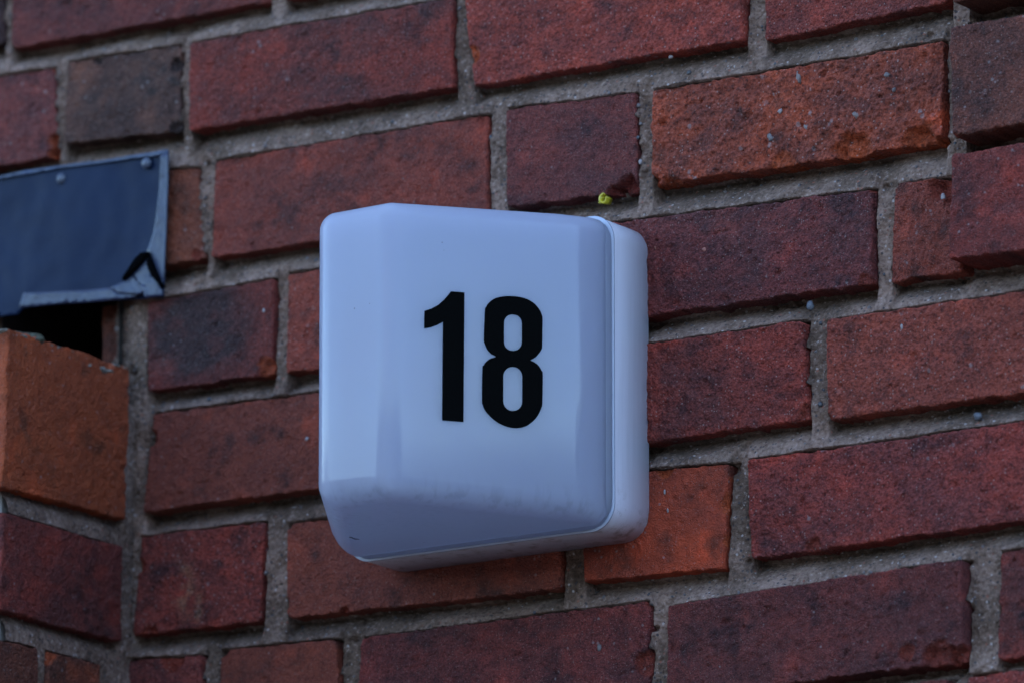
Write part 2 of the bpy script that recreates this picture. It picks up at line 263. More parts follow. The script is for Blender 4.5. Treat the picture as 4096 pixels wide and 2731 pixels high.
def brick_material(name, grain=1.0, speck=1.0):
    m, N, L, B = new_mat(name)
    pos = nd(N, 'ShaderNodeNewGeometry').outputs['Position']
    oi = nd(N, 'ShaderNodeObjectInfo').outputs['Random']
    vs_ = nd(N, 'ShaderNodeVectorMath', operation='SCALE'); L.new(pos, vs_.inputs[0]); L.new(rng(N, L, oi, 0, 1, 0.62, 1.35), vs_.inputs['Scale'])
    pos = vs_.outputs[0]
    attn = nd(N, 'ShaderNodeAttribute', attribute_name='col')
    att, gal = attn.outputs['Color'], attn.outputs['Alpha']
    def gm(v):
        k_ = nd(N, 'ShaderNodeMath', operation='MULTIPLY'); L.new(v, k_.inputs[0]); L.new(gal, k_.inputs[1]); return k_.outputs[0]
    n1 = noise_tex(N, L, pos, 600, 4, 0.75)
    n2 = noise_tex(N, L, pos, 130, 3, 0.6)
    vo = nd(N, 'ShaderNodeTexVoronoi', Scale=700.0, Randomness=1.0)
    L.new(pos, vo.inputs['Vector'])
    sep = nd(N, 'ShaderNodeSeparateColor'); L.new(vo.outputs['Color'], sep.inputs['Color'])
    vo2 = nd(N, 'ShaderNodeTexVoronoi', Scale=230.0, Randomness=1.0)
    L.new(pos, vo2.inputs['Vector'])
    sep2 = nd(N, 'ShaderNodeSeparateColor'); L.new(vo2.outputs['Color'], sep2.inputs['Color'])
    c = mix(N, L, 'MULTIPLY', gm(rng(N, L, n2, 0.46, 0.62, 0.0, 0.42 * grain)), att, (0.42, 0.44, 0.55, 1))
    c = mix(N, L, 'MULTIPLY', gm(rng(N, L, n1, 0.45, 0.66, 0.0, 0.95 * grain)), c, (0.20, 0.24, 0.34, 1))
    c = mix(N, L, 'MIX', gm(rng(N, L, n1, 0.43, 0.28, 0.0, 0.45 * speck)), c, (0.30, 0.13, 0.11, 1))
    # sand grains: pale and dark specks
    g1 = rng(N, L, sep.outputs['Red'], 0.84, 0.92, 0.0, 0.42 * speck)
    near = rng(N, L, vo.outputs['Distance'], 0.42, 0.22, 0.0, 1.0)
    mu = nd(N, 'ShaderNodeMath', operation='MULTIPLY'); L.new(g1, mu.inputs[0]); L.new(near, mu.inputs[1])
    c = mix(N, L, 'MIX', mu.outputs[0], c, (0.34, 0.25, 0.23, 1))
    g2 = rng(N, L, sep2.outputs['Green'], 0.965, 0.98, 0.0, 0.40 * speck)
    near2 = rng(N, L, vo2.outputs['Distance'], 0.34, 0.2, 0.0, 1.0)
    mu2 = nd(N, 'ShaderNodeMath', operation='MULTIPLY'); L.new(g2, mu2.inputs[0]); L.new(near2, mu2.inputs[1])
    c = mix(N, L, 'MIX', mu2.outputs[0], c, (0.30, 0.26, 0.26, 1))
    L.new(c, B.inputs['Base Color'])
    B.inputs['Roughness'].default_value = 0.75
    B.inputs['Specular IOR Level'].default_value = 0.22
    b1 = nd(N, 'ShaderNodeBump', Strength=1.0, Distance=0.0018)
    L.new(n1, b1.inputs['Height'])
    b2 = nd(N, 'ShaderNodeBump', Strength=1.0, Distance=0.0010)
    L.new(vo.outputs['Distance'], b2.inputs['Height'])
    L.new(b1.outputs['Normal'], b2.inputs['Normal'])
    L.new(b2.outputs['Normal'], B.inputs['Normal'])
    return m

def mortar_material():
    m, N, L, B = new_mat('mortar')
    pos = nd(N, 'ShaderNodeNewGeometry').outputs['Position']
    att = nd(N, 'ShaderNodeAttribute', attribute_name='col').outputs['Color']
    n1 = noise_tex(N, L, pos, 330, 4, 0.65)
    n0 = noise_tex(N, L, pos, 45, 3, 0.6)
    vo = nd(N, 'ShaderNodeTexVoronoi', Scale=330.0); L.new(pos, vo.inputs['Vector'])
    sep = nd(N, 'ShaderNodeSeparateColor'); L.new(vo.outputs['Color'], sep.inputs['Color'])
    c = mix(N, L, 'MULTIPLY', rng(N, L, n0, 0.42, 0.66, 0.0, 0.8), att, (0.55, 0.50, 0.45, 1))
    c = mix(N, L, 'MULTIPLY', rng(N, L, n1, 0.47, 0.66, 0.0, 0.8), c, (0.42, 0.40, 0.39, 1))
    c = mix(N, L, 'MIX', rng(N, L, n1, 0.42, 0.28, 0.0, 0.6), c, (0.42, 0.31, 0.27, 1))
    near = rng(N, L, vo.outputs['Distance'], 0.42, 0.25)
    def sp(ch, lo, hi, colr, amt):
        g = rng(N, L, sep.outputs[ch], lo, hi, 0.0, amt)
        mu = nd(N, 'ShaderNodeMath', operation='MULTIPLY'); L.new(g, mu.inputs[0]); L.new(near, mu.inputs[1])
        return mix(N, L, 'MIX', mu.outputs[0], c, colr)
    c = sp('Red', 0.93, 0.95, (0.45, 0.38, 0.36, 1), 0.6)
    c = sp('Green', 0.80, 0.82, (0.045, 0.038, 0.04, 1), 0.9)
    c = sp('Blue', 0.955, 0.97, (0.25, 0.09, 0.06, 1), 0.8)
    L.new(c, B.inputs['Base Color'])
    B.inputs['Roughness'].default_value = 0.9
    B.inputs['Specular IOR Level'].default_value = 0.25
    b1 = nd(N, 'ShaderNodeBump', Strength=1.0, Distance=0.0026); L.new(n1, b1.inputs['Height'])
    b2 = nd(N, 'ShaderNodeBump', Strength=0.7, Distance=0.0008); L.new(vo.outputs['Distance'], b2.inputs['Height'])
    L.new(b1.outputs['Normal'], b2.inputs['Normal'])
    L.new(b2.outputs['Normal'], B.inputs['Normal'])
    return m

def plain(name, colr, rough, spec=0.5, bump=None, var=0.0, metallic=0.0, coat=0.0):
    m, N, L, B = new_mat(name)
    pos = nd(N, 'ShaderNodeNewGeometry').outputs['Position']
    B.inputs['Roughness'].default_value = rough
    B.inputs['Specular IOR Level'].default_value = spec
    B.inputs['Metallic'].default_value = metallic
    B.inputs['Coat Weight'].default_value = coat
    n = noise_tex(N, L, pos, (bump or (60, 0))[0], 4, 0.6)
    dark = tuple(v * (1 - var) for v in colr) + (1,)
    c = mix(N, L, 'MIX', rng(N, L, n, 0.3, 0.7), tuple(colr) + (1,), dark)
    L.new(c, B.inputs['Base Color'])
    if bump and bump[1]:
        b = nd(N, 'ShaderNodeBump', Strength=1.0, Distance=bump[1]); L.new(n, b.inputs['Height'])
        L.new(b.outputs['Normal'], B.inputs['Normal'])
    return m

MB = brick_material('fired_brick')
MM = mortar_material()

def cover_material():
    m, N, L, B = new_mat('opal_plastic')
    tc = nd(N, 'ShaderNodeNewGeometry').outputs['Position']
    sx = nd(N, 'ShaderNodeSeparateXYZ'); L.new(tc, sx.inputs[0])
    # streaky dirt that has collected along the lower front edge
    mp = nd(N, 'ShaderNodeMapping'); mp.inputs['Scale'].default_value = (190, 190, 38)
    L.new(tc, mp.inputs['Vector'])
    streak = noise_tex(N, L, mp.outputs['Vector'], 1.0, 3, 0.55)
    patch = noise_tex(N, L, tc, 28, 3, 0.6)
    zlo = rng(N, L, sx.outputs['Z'], 2.8405, 2.846); zhi = rng(N, L, sx.outputs['Z'], 2.866, 2.850)
    band = nd(N, 'ShaderNodeMath', operation='MULTIPLY'); L.new(zlo, band.inputs[0]); L.new(zhi, band.inputs[1])
    st = rng(N, L, streak, 0.48, 0.62); pa = rng(N, L, patch, 0.38, 0.54)
    m1 = nd(N, 'ShaderNodeMath', operation='MULTIPLY'); L.new(st, m1.inputs[0]); L.new(pa, m1.inputs[1])
    m2 = nd(N, 'ShaderNodeMath', operation='MULTIPLY'); L.new(m1.outputs[0], m2.inputs[0]); L.new(band.outputs[0], m2.inputs[1])
    m3 = nd(N, 'ShaderNodeMath', operation='MULTIPLY'); L.new(m2.outputs[0], m3.inputs[0]); m3.inputs[1].default_value = 0.42
    film = rng(N, L, noise_tex(N, L, tc, 16, 4, 0.6), 0.35, 0.75, 0.0, 0.10)
    base = mix(N, L, 'MIX', film, (0.385, 0.39, 0.47, 1), (0.31, 0.31, 0.37, 1))
    base = mix(N, L, 'MIX', m3.outputs[0], base, (0.14, 0.12, 0.14, 1))
    # tiny dark flecks
    vo = nd(N, 'ShaderNodeTexVoronoi', Scale=75.0); L.new(tc, vo.inputs['Vector'])
    sep = nd(N, 'ShaderNodeSeparateColor'); L.new(vo.outputs['Color'], sep.inputs['Color'])
    a = rng(N, L, sep.outputs['Red'], 0.93, 0.94); b = rng(N, L, vo.outputs['Distance'], 0.055, 0.04)
    mm = nd(N, 'ShaderNodeMath', operation='MULTIPLY'); L.new(a, mm.inputs[0]); L.new(b, mm.inputs[1])
    base = mix(N, L, 'MIX', mm.outputs[0], base, (0.06, 0.04, 0.05, 1))
    L.new(base, B.inputs['Base Color'])
    rr = rng(N, L, noise_tex(N, L, tc, 22, 3, 0.6), 0.3, 0.7, 0.09, 0.17)
    L.new(rr, B.inputs['Roughness'])
    B.inputs['IOR'].default_value = 1.50
    B.inputs['Coat Weight'].default_value = coat
    n = noise_tex(N, L, pos, (bump or (60, 0))[0], 4, 0.6)
    dark = tuple(v * (1 - var) for v in colr) + (1,)
    c = mix(N, L, 'MIX', rng(N, L, n, 0.3, 0.7), tuple(colr) + (1,), dark)
    L.new(c, B.inputs['Base Color'])
    if bump and bump[1]:
        b = nd(N, 'ShaderNodeBump', Strength=1.0, Distance=bump[1]); L.new(n, b.inputs['Height'])
        L.new(b.outputs['Normal'], B.inputs['Normal'])
    return m

MB = brick_material('fired_brick')
MM = mortar_material()

def cover_material():
    m, N, L, B = new_mat('opal_plastic')
    tc = nd(N, 'ShaderNodeNewGeometry').outputs['Position']
    sx = nd(N, 'ShaderNodeSeparateXYZ'); L.new(tc, sx.inputs[0])
    # streaky dirt that has collected along the lower front edge
    mp = nd(N, 'ShaderNodeMapping'); mp.inputs['Scale'].default_value = (190, 190, 38)
    L.new(tc, mp.inputs['Vector'])
    streak = noise_tex(N, L, mp.outputs['Vector'], 1.0, 3, 0.55)
    patch = noise_tex(N, L, tc, 28, 3, 0.6)
    zlo = rng(N, L, sx.outputs['Z'], 2.8405, 2.846); zhi = rng(N, L, sx.outputs['Z'], 2.866, 2.850)
    band = nd(N, 'ShaderNodeMath', operation='MULTIPLY'); L.new(zlo, band.inputs[0]); L.new(zhi, band.inputs[1])
    st = rng(N, L, streak, 0.48, 0.62); pa = rng(N, L, patch, 0.38, 0.54)
    m1 = nd(N, 'ShaderNodeMath', operation='MULTIPLY'); L.new(st, m1.inputs[0]); L.new(pa, m1.inputs[1])
    m2 = nd(N, 'ShaderNodeMath', operation='MULTIPLY'); L.new(m1.outputs[0], m2.inputs[0]); L.new(band.outputs[0], m2.inputs[1])
    m3 = nd(N, 'ShaderNodeMath', operation='MULTIPLY'); L.new(m2.outputs[0], m3.inputs[0]); m3.inputs[1].default_value = 0.42
    film = rng(N, L, noise_tex(N, L, tc, 16, 4, 0.6), 0.35, 0.75, 0.0, 0.10)
    base = mix(N, L, 'MIX', film, (0.385, 0.39, 0.47, 1), (0.31, 0.31, 0.37, 1))
    base = mix(N, L, 'MIX', m3.outputs[0], base, (0.14, 0.12, 0.14, 1))
    # tiny dark flecks
    vo = nd(N, 'ShaderNodeTexVoronoi', Scale=75.0); L.new(tc, vo.inputs['Vector'])
    sep = nd(N, 'ShaderNodeSeparateColor'); L.new(vo.outputs['Color'], sep.inputs['Color'])
    a = rng(N, L, sep.outputs['Red'], 0.93, 0.94); b = rng(N, L, vo.outputs['Distance'], 0.055, 0.04)
    mm = nd(N, 'ShaderNodeMath', operation='MULTIPLY'); L.new(a, mm.inputs[0]); L.new(b, mm.inputs[1])
    base = mix(N, L, 'MIX', mm.outputs[0], base, (0.06, 0.04, 0.05, 1))
    L.new(base, B.inputs['Base Color'])
    rr = rng(N, L, noise_tex(N, L, tc, 22, 3, 0.6), 0.3, 0.7, 0.09, 0.17)
    L.new(rr, B.inputs['Roughness'])
    B.inputs['IOR'].default_value = 1.50
    B.inputs['Subsurface Weight'].default_value = 1.0
    B.inputs['Subsurface Radius'].default_value = (1.0, 1.0, 1.1)
    B.inputs['Subsurface Scale'].default_value = 0.050
    B.inputs['Specular IOR Level'].default_value = 0.42
    bp = nd(N, 'ShaderNodeBump', Strength=0.5, Distance=0.0004)
    L.new(noise_tex(N, L, tc, 14, 2, 0.5), bp.inputs['Height'])
    L.new(bp.outputs['Normal'], B.inputs['Normal'])
    tr = nd(N, 'ShaderNodeBsdfTranslucent'); tr.inputs['Color'].default_value = (0.64, 0.66, 0.76, 1)
    ms = nd(N, 'ShaderNodeMixShader'); ms.inputs[0].default_value = 0.42
    out = [n_ for n_ in N if n_.type == 'OUTPUT_MATERIAL'][0]
    L.new(B.outputs[0], ms.inputs[1]); L.new(tr.outputs[0], ms.inputs[2]); L.new(ms.outputs[0], out.inputs['Surface'])
    return m

def housing_material():
    m, N, L, B = new_mat('housing_plastic')
    tc = nd(N, 'ShaderNodeNewGeometry').outputs['Position']
    sx = nd(N, 'ShaderNodeSeparateXYZ'); L.new(tc, sx.inputs[0])
    mp = nd(N, 'ShaderNodeMapping'); mp.inputs['Scale'].default_value = (60, 220, 14)
    L.new(tc, mp.inputs['Vector'])
    streak = rng(N, L, noise_tex(N, L, mp.outputs['Vector'], 1.0, 4, 0.6), 0.45, 0.75, 0.0, 0.30)
    base = mix(N, L, 'MIX', streak, (0.60, 0.57, 0.63, 1), (0.43, 0.39, 0.42, 1))
    lo = rng(N, L, sx.outputs['Z'], 2.875, 2.845)
    pa = rng(N, L, noise_tex(N, L, tc, 85, 4, 0.7), 0.52, 0.70, 0.0, 0.8)
    m1 = nd(N, 'ShaderNodeMath', operation='MULTIPLY'); L.new(lo, m1.inputs[0]); L.new(pa, m1.inputs[1])
    base = mix(N, L, 'MIX', m1.outputs[0], base, (0.20, 0.15, 0.13, 1))
    L.new(base, B.inputs['Base Color'])
    B.inputs['Roughness'].default_value = 0.42
    bp = nd(N, 'ShaderNodeBump', Strength=0.3, Distance=0.0003)
    L.new(noise_tex(N, L, tc, 900, 2, 0.5), bp.inputs['Height']); L.new(bp.outputs['Normal'], B.inputs['Normal'])
    return m

M_COVER = cover_material()
M_HOUSE = housing_material()
M_LIP = plain('lip_plastic', (0.36, 0.38, 0.46), 0.25, var=0.08)
M_DIGIT = plain('black_vinyl', (0.0012, 0.0012, 0.0012), 0.34, 0.012, bump=(700, 0.00025), var=0.2)
M_HEMT = plain('folded_top_metal', (0.040, 0.055, 0.10), 0.35, 0.35, bump=(60, 0.001), var=0.3)
M_RIVET = plain('rivet_metal', (0.05, 0.06, 0.09), 0.35, 0.5, var=.2)
M_PLATE = plain('painted_sheet_metal', (0.0060, 0.014, 0.040), 0.40, 0.09, bump=(26, 0.0010), var=0.18)
M_HEM = plain('skylit_folded_metal', (0.028, 0.036, 0.070), 0.24, 0.34, bump=(160, 0.0010), var=0.35)  # folds turned to the sky: that extra light is put in the colour
M_TEAR = plain('tear_shade_black', (0.0015, 0.0015, 0.002), 0.8, 0.01, bump=(350, 0.0015), var=0.3)  # near-black, stands in for the shade inside the torn gaps
M_GROUND = plain('paving', (0.085, 0.085, 0.08), 0.9, 0.3, bump=(3, 0.01), var=0.3)
M_YELLOW = plain('yellow_plastic', (0.48, 0.38, 0.02), 0.35, 0.5, bump=(500, 0.0002), var=0.15)
M_NEEDLE = plain('dry_needle', (0.020, 0.014, 0.010), 0.7, var=0.3)
PEB = {k: plain('pebble_' + k, c, 0.5, 0.5, bump=(700, 0.0004), var=0.35) for k, c in {
    'white': (0.29, 0.235, 0.23), 'blue': (0.085, 0.085, 0.10), 'grey': (0.125, 0.095, 0.092),
    'dark': (0.05, 0.045, 0.05), 'brown': (0.15, 0.10, 0.09), 'rust': (0.27, 0.08, 0.05)}.items()}

# ------------------------------------------------------------------ ground
gx_ = np.concatenate([-np.geomspace(700, 8, 34), np.linspace(-7, 7, 21), np.geomspace(8, 700, 34)])
GX, GY = np.meshgrid(gx_, gx_, indexing='ij')
rad = np.hypot(GX, GY)
t_g = np.clip((rad - 8.5) / 13.0, 0, 1)
GH = (5.3 + 0.8 * fbm(GX, GY, 19.0, 700, 3)) * t_g * t_g * (3 - 2 * t_g)        # unseen bank added beyond the yard to block low horizon light
gi = np.arange(GX.size).reshape(GX.shape)
tag(np_mesh('ground', np.stack([GX, GY, GH], -1).reshape(-1, 3), np.stack([gi[:-1, :-1], gi[1:, :-1], gi[1:, 1:], gi[:-1, 1:]], -1).reshape(-1, 4), M_GROUND), kind='structure')

# ------------------------------------------------------------------ bricks
# base colour, second colour (scorch or bloom), amount, contrast of the speckle
KIND = {
    'red':    ((0.235, 0.062, 0.048), (0.115, 0.048, 0.052), 0.45),
    'red2':   ((0.215, 0.048, 0.040), (0.095, 0.040, 0.046), 0.55),
    'red3':   ((0.250, 0.055, 0.042), (0.120, 0.040, 0.045), 0.45),
    'red4':   ((0.215, 0.072, 0.056), (0.150, 0.058, 0.055), 0.40),
    'red5':   ((0.225, 0.050, 0.042), (0.105, 0.040, 0.046), 0.60),
    'red6':   ((0.230, 0.050, 0.044), (0.120, 0.042, 0.050), 0.50),
    'purple': ((0.185, 0.055, 0.055), (0.110, 0.045, 0.055), 0.55),
    'purple2':((0.170, 0.046, 0.050), (0.085, 0.036, 0.046), 0.60),
    'purple3':((0.160, 0.048, 0.052), (0.095, 0.040, 0.050), 0.55),
    'dark':   ((0.060, 0.030, 0.032), (0.035, 0.022, 0.026), 0.60),
    'brown':  ((0.105, 0.070, 0.066), (0.055, 0.038, 0.040), 0.60),
    'brown2': ((0.140, 0.055, 0.038), (0.070, 0.036, 0.036), 0.55),
    'brownr': ((0.150, 0.058, 0.046), (0.085, 0.042, 0.042), 0.50),
    'rust':   ((0.190, 0.066, 0.038), (0.130, 0.055, 0.045), 0.50),
    'rust2':  ((0.205, 0.056, 0.043), (0.180, 0.055, 0.045), 0.40),
    'rustr':  ((0.225, 0.064, 0.050), (0.165, 0.052, 0.046), 0.45),
    'soot':   ((0.150, 0.040, 0.038), (0.040, 0.026, 0.034), 0.95),
    'orange': ((0.285, 0.074, 0.042), (0.130, 0.048, 0.044), 0.60),
    'bright': ((0.370, 0.080, 0.042), (0.200, 0.055, 0.042), 0.45),
    'terra':  ((0.285, 0.084, 0.036), (0.215, 0.064, 0.032), 0.50),
}
CHIP = {'fresh': (0.36, 0.092, 0.036), 'deep': (0.17, 0.030, 0.024), 'soot': (0.030, 0.028, 0.036), 'terra': (0.30, 0.10, 0.055), None: (0.22, 0.052, 0.040)}

def make_brick(parent, kind, C4, chips, opt, seed, nrm, res=0.00105):
    BL, BR, TR, TL = [np.array(c) for c in C4]
    w = (np.linalg.norm(BR - BL) + np.linalg.norm(TR - TL)) / 2
    h = (np.linalg.norm(TL - BL) + np.linalg.norm(TR - BR)) / 2
    nu, nv = max(12, int(w / res)), max(12, int(h / res))
    rs = np.random.RandomState(seed)
    s, t = np.meshgrid(np.linspace(0, 1, nu + 1), np.linspace(0, 1, nv + 1), indexing='ij')
    X = (s - .5) * w; Z = (t - .5) * h
    rc = opt.get('rc', 3.0) / 1000
    rough = opt.get('rough', 1.0)
    # local rounded corners
    ax, az = np.abs(X) - (w / 2 - rc), np.abs(Z) - (h / 2 - rc)
    inc = (ax > 0) & (az > 0)
    ln = np.sqrt(ax ** 2 + az ** 2) + 1e-9
    k = np.where(inc & (ln > rc), rc / ln, 1.0)
    X = np.where(inc, np.sign(X) * ((w / 2 - rc) + ax * k), X)
    Z = np.where(inc, np.sign(Z) * ((h / 2 - rc) + az * k), Z)
    ax, az = np.abs(X) - (w / 2 - rc), np.abs(Z) - (h / 2 - rc)
    sdf = np.where((ax > 0) & (az > 0), np.sqrt(np.maximum(ax, 0) ** 2 + np.maximum(az, 0) ** 2), np.maximum(ax, az)) - rc
    e = -sdf
    ox, oz = rs.rand() * 50, rs.rand() * 50
    # ragged arrises: the outline wanders in by up to a millimetre or two
    wob = lambda p, sd_: 0.0020 * (0.5 + 0.5 * fbm(p + ox, p * 0 + sd_ * 3.7, 0.016, seed % 40, 3, 0.6)) + 0.0009 * fbm(p + oz, p * 0 + sd_, 0.005, 77, 3, .7)
    ex, ez = w / 2 - np.abs(X), h / 2 - np.abs(Z)
    X2 = X - np.sign(X) * wob(Z, 1 + (X > 0)) * np.exp(-ex / 0.003) * 0.75
    Z2 = Z - np.sign(Z) * wob(X, 4 + (Z > 0)) * np.exp(-ez / 0.003) * 1.2
    gx, gz = X + ox, Z + oz
    H = 0.0016 * fbm(gx, gz, 0.045, seed % 30, 3) * (0.7 + .3 * rough) + 0.0010 * rough * fbm(gx, gz, 0.0085, 50, 3, .6) + 0.0006 * rough * fbm(gx, gz, 0.0026, 60, 2, .7)
    pits = fbm(gx, gz, 0.0060, 90 + seed % 7, 2, .4)
    H -= 0.0013 * rough * np.clip(pits - 0.50, 0, 1) * 3
    H += (rs.rand() - .5) * 0.006 * X / w + (rs.rand() - .5) * 0.004 * Z / h
    re = opt.get('edge', 1.6) / 1000 * (0.8 + 0.7 * fbm(gx, gz, 0.02, 33, 2))
    q = np.clip(1 - e / np.maximum(re, 0.0004), 0, 1)
    H -= re * (1 - np.sqrt(np.clip(1 - q * q, 0, 1)))
    # colours
    c1, c2, amt = KIND[kind]
    c1, c2 = np.array(c1), np.array(c2)
    f1 = np.clip(0.5 + 1.6 * fbm(gx, gz, 0.060, 5 + seed % 11, 3, .55), 0, 1)
    f2 = np.clip(0.5 + 1.7 * fbm(gx * 0.6, gz, 0.011, 21, 3, .6), 0, 1)
    if kind == 'soot':
        f1 = np.clip(1.35 - ((X / w + .08) ** 2 / .20 + (Z / h - .08) ** 2 / .34), 0, 1) * (.8 + .4 * f2)
    if opt.get('topdark'):
        f1 = np.clip(f1 + 1.1 * np.clip((Z / h - 0.18) * 4, 0, 1), 0, 1.2)
    mixf = np.clip(amt * (0.55 * f1 + 0.45 * f2) * 1.7, 0, 1) if kind != 'soot' else np.clip(f1, 0, 1)
    col = c1[None, None] * (1 - mixf[..., None]) + c2[None, None] * mixf[..., None]
    warm = np.clip(fbm(gx, gz, 0.030, 44, 3, .6) - .25, 0, 1)[..., None]
    col = col * (1 + warm * np.array([1.3, 0.7, 0.35]))
    blot = np.clip(fbm(gx, gz, 0.018, 46, 4, .65) - .12, 0, 1)[..., None]
    col = col * (1 - blot * np.array([1.1, .85, .65]))
    edge_l = np.exp(-e / 0.0016)[..., None] * np.clip(0.5 + fbm(gx, gz, 0.012, 12, 2), 0, 1)[..., None]
    col = col * (1 + 0.45 * edge_l)
    if kind == 'red2' and w < .13:       # the header with the pale lime run
        bl = np.exp(-((X + .012 + .1 * (Z + .01)) ** 2 / .00006 + (Z + .006) ** 2 / .00035)) * np.clip(.45 + 1.3 * fbm(gx, gz, .009, 3, 3, .6), 0, 1)
        bl += .6 * np.exp(-((X - .002) ** 2 / .000012 + (Z + .022) ** 2 / .0002)) * np.clip(.5 + fbm(gx, gz, .006, 4, 2), 0, 1)
        col = col * (1 - .75 * np.clip(bl, 0, 1)[..., None]) + np.array((.26, .20, .15)) * (.75 * np.clip(bl, 0, 1))[..., None]
    P0 = (BL[None, None] * ((1 - s) * (1 - t))[..., None] + BR[None, None] * (s * (1 - t))[..., None] + TR[None, None] * (s * t)[..., None] + TL[None, None] * ((1 - s) * t)[..., None])
    e1 = (BR - BL) / np.linalg.norm(BR - BL); e2 = (TL - BL) / np.linalg.norm(TL - BL)
    P0 = P0 + e1 * (X2 - (s - .5) * w)[..., None] + e2 * (Z2 - (t - .5) * h)[..., None]
    cc = np.array(CHIP[opt.get('chipc')])
    for cpt, r, dep in chips:
        d = np.linalg.norm(P0 - np.array(cpt), axis=2)
        dn = d / (r * (0.95 + 0.45 * fbm(gx, gz, 0.010, 71, 3, .6)))
        # facets: a tilted break plane with a sharp rim
        g = np.clip(1 - dn, 0, 1)
        cut = 1.7 * dep * np.clip(g * 2.6, 0, 1) * (0.75 + 0.35 * fbm(gx, gz, 0.007, 72, 2))
        H = H - cut
        m_ = np.clip(g * 7, 0, 1)[..., None]
        shade = (0.85 + 0.35 * fbm(gx, gz, 0.005, 73, 3))[..., None]
        col = col * (1 - m_ * .85) + cc * shade * (m_ * .85)
    n = np.array(nrm, float)
    V = P0 + n * H[..., None]
    nU, nV = nu + 1, nv + 1
    idx = np.arange(nU * nV).reshape(nU, nV)
    quads = np.stack([idx[:-1, :-1], idx[1:, :-1], idx[1:, 1:], idx[:-1, 1:]], -1).reshape(-1, 4)
    loop = np.concatenate([idx[:-1, 0], idx[-1, :-1], idx[:0:-1, -1], idx[0, :0:-1]])
    Vf = V.reshape(-1, 3); Cf = np.clip(col.reshape(-1, 3) * np.array((1.20, .80, .58)), 0.004, 0.9)
    base = P0.reshape(-1, 3)[loop]; ctr = P0.reshape(-1, 3).mean(0)
    rings = []; cols = []
    top = Vf[loop]
    depth = opt.get('skirt', 0.022)
    rl = [0.0015, 0.004, 0.008] + ([0.02, depth] if depth > .03 else [depth])
    jit = rs.rand(len(loop))
    for i, dz in enumerate(rl):
        inw = (ctr - base); inw -= n * (inw @ n)[:, None]; inw /= np.linalg.norm(inw, axis=1)[:, None]
        a = fbm(np.arange(len(loop)) * 0.001 + i * .002, np.zeros(len(loop)) + i * .01, 0.006, 31, 2)
        rings.append(top - n * dz * (1 if i < 9 else 1) + inw * (0.0004 * a * (0 if i == 0 and False else 1))[:, None])
        cols.append(Cf[loop] * (1.02 if i < 2 else 1.0))
    nb = len(Vf); m = len(loop)
    allV = np.concatenate([Vf] + rings); allC = np.concatenate([Cf] + cols)
    prev = loop
    qs = [quads]
    for i in range(len(rl)):
        cur = nb + i * m + np.arange(m)
        qs.append(np.stack([np.roll(prev, -1), prev, cur, np.roll(cur, -1)], -1))
        prev = cur
    Q = np.concatenate(qs)
    if np.dot(np.cross(e1, e2), n) < 0:
        Q = Q[:, ::-1]
    ga = {'bright': .38, 'terra': .45, 'orange': .95, 'rust2': .6, 'rust': .6, 'red4': .7, 'red': .75, 'brown': .7}.get(kind, .9)
    allC = np.concatenate([allC, np.full((len(allC), 1), ga)], 1)
    return np_mesh('brick', allV, Q, MB, parent, allC)

wall = empty('brick_wall', (0, 0, 0))
tag(wall, 'red and purple brick wall with grey sandy mortar joints behind the white number lamp', 'wall')
for i, (kind, C4, ch, opt) in enumerate(BRICKS):
    make_brick(wall, kind, C4, ch, opt, 100 + 7 * i, (0, -1, 0))

pier = empty('brick_pier', (0, 0, 0))
tag(pier, 'brick pier jutting forward at the left edge, broken orange brick on top', 'pier')
for i, (kind, C4, ch, opt) in enumerate(PIER_BRICKS):
    # seen from +x: bottom-left is the outer (front) corner
    make_brick(pier, kind, C4, ch, opt, 500 + 7 * i, (1, 0, 0))

# a piece of brick left standing in the dark pocket behind the sheet metal
FRAG4 = [FRAG[0], FRAG[1], FRAG[2], FRAG[3]]
make_brick(wall, 'brown2', [FRAG[0], FRAG[1], FRAG[2], FRAG[3]], [], {}, 901, (0, -1, 0))  # browner kind puts the pocket's shade into the brick colour

# ------------------------------------------------------------------ mortar of the wall
RES = 0.0008
us = np.arange(U0, U1 + RES / 2, RES); zs = np.arange(Z0, Z1 + RES / 2, RES)
UU, ZZ = np.meshgrid(us, zs, indexing='ij')
inside = np.full(UU.shape, 1.0)            # distance outside the nearest brick (negative inside)
for kind, C4, ch, opt in BRICKS:
    c = np.array(C4)[:, [0, 2]]
    ctr = c.mean(0)
    lo = c.min(0) - .02; hi = c.max(0) + .02
    i0, i1 = np.searchsorted(us, [lo[0], hi[0]]); j0, j1 = np.searchsorted(zs, [lo[1], hi[1]])
    if i1 <= i0 or j1 <= j0:
        continue
    u, z = UU[i0:i1, j0:j1], ZZ[i0:i1, j0:j1]
    d = np.full(u.shape, -1.0)
    for a in range(4):
        p, q_ = c[a], c[(a + 1) % 4]
        ev = (q_ - p) / np.linalg.norm(q_ - p)
        nn = np.array([ev[1], -ev[0]])
        if np.dot(ctr - p, nn) > 0: nn = -nn
        d = np.maximum(d, (u - p[0]) * nn[0] + (z - p[1]) * nn[1])
    inside[i0:i1, j0:j1] = np.minimum(inside[i0:i1, j0:j1], d)
isb = inside < 0
dUp = np.full(UU.shape, 1.0); run = np.full(len(us), 1.0)
for j in range(len(zs) - 1, -1, -1):
    run = np.where(isb[:, j], 0.0, run + RES); dUp[:, j] = run
dDn = np.full(UU.shape, 1.0); run = np.full(len(us), 1.0)
for j in range(len(zs)):
    run = np.where(isb[:, j], 0.0, run + RES); dDn[:, j] = run
bed = (dUp < 0.040)
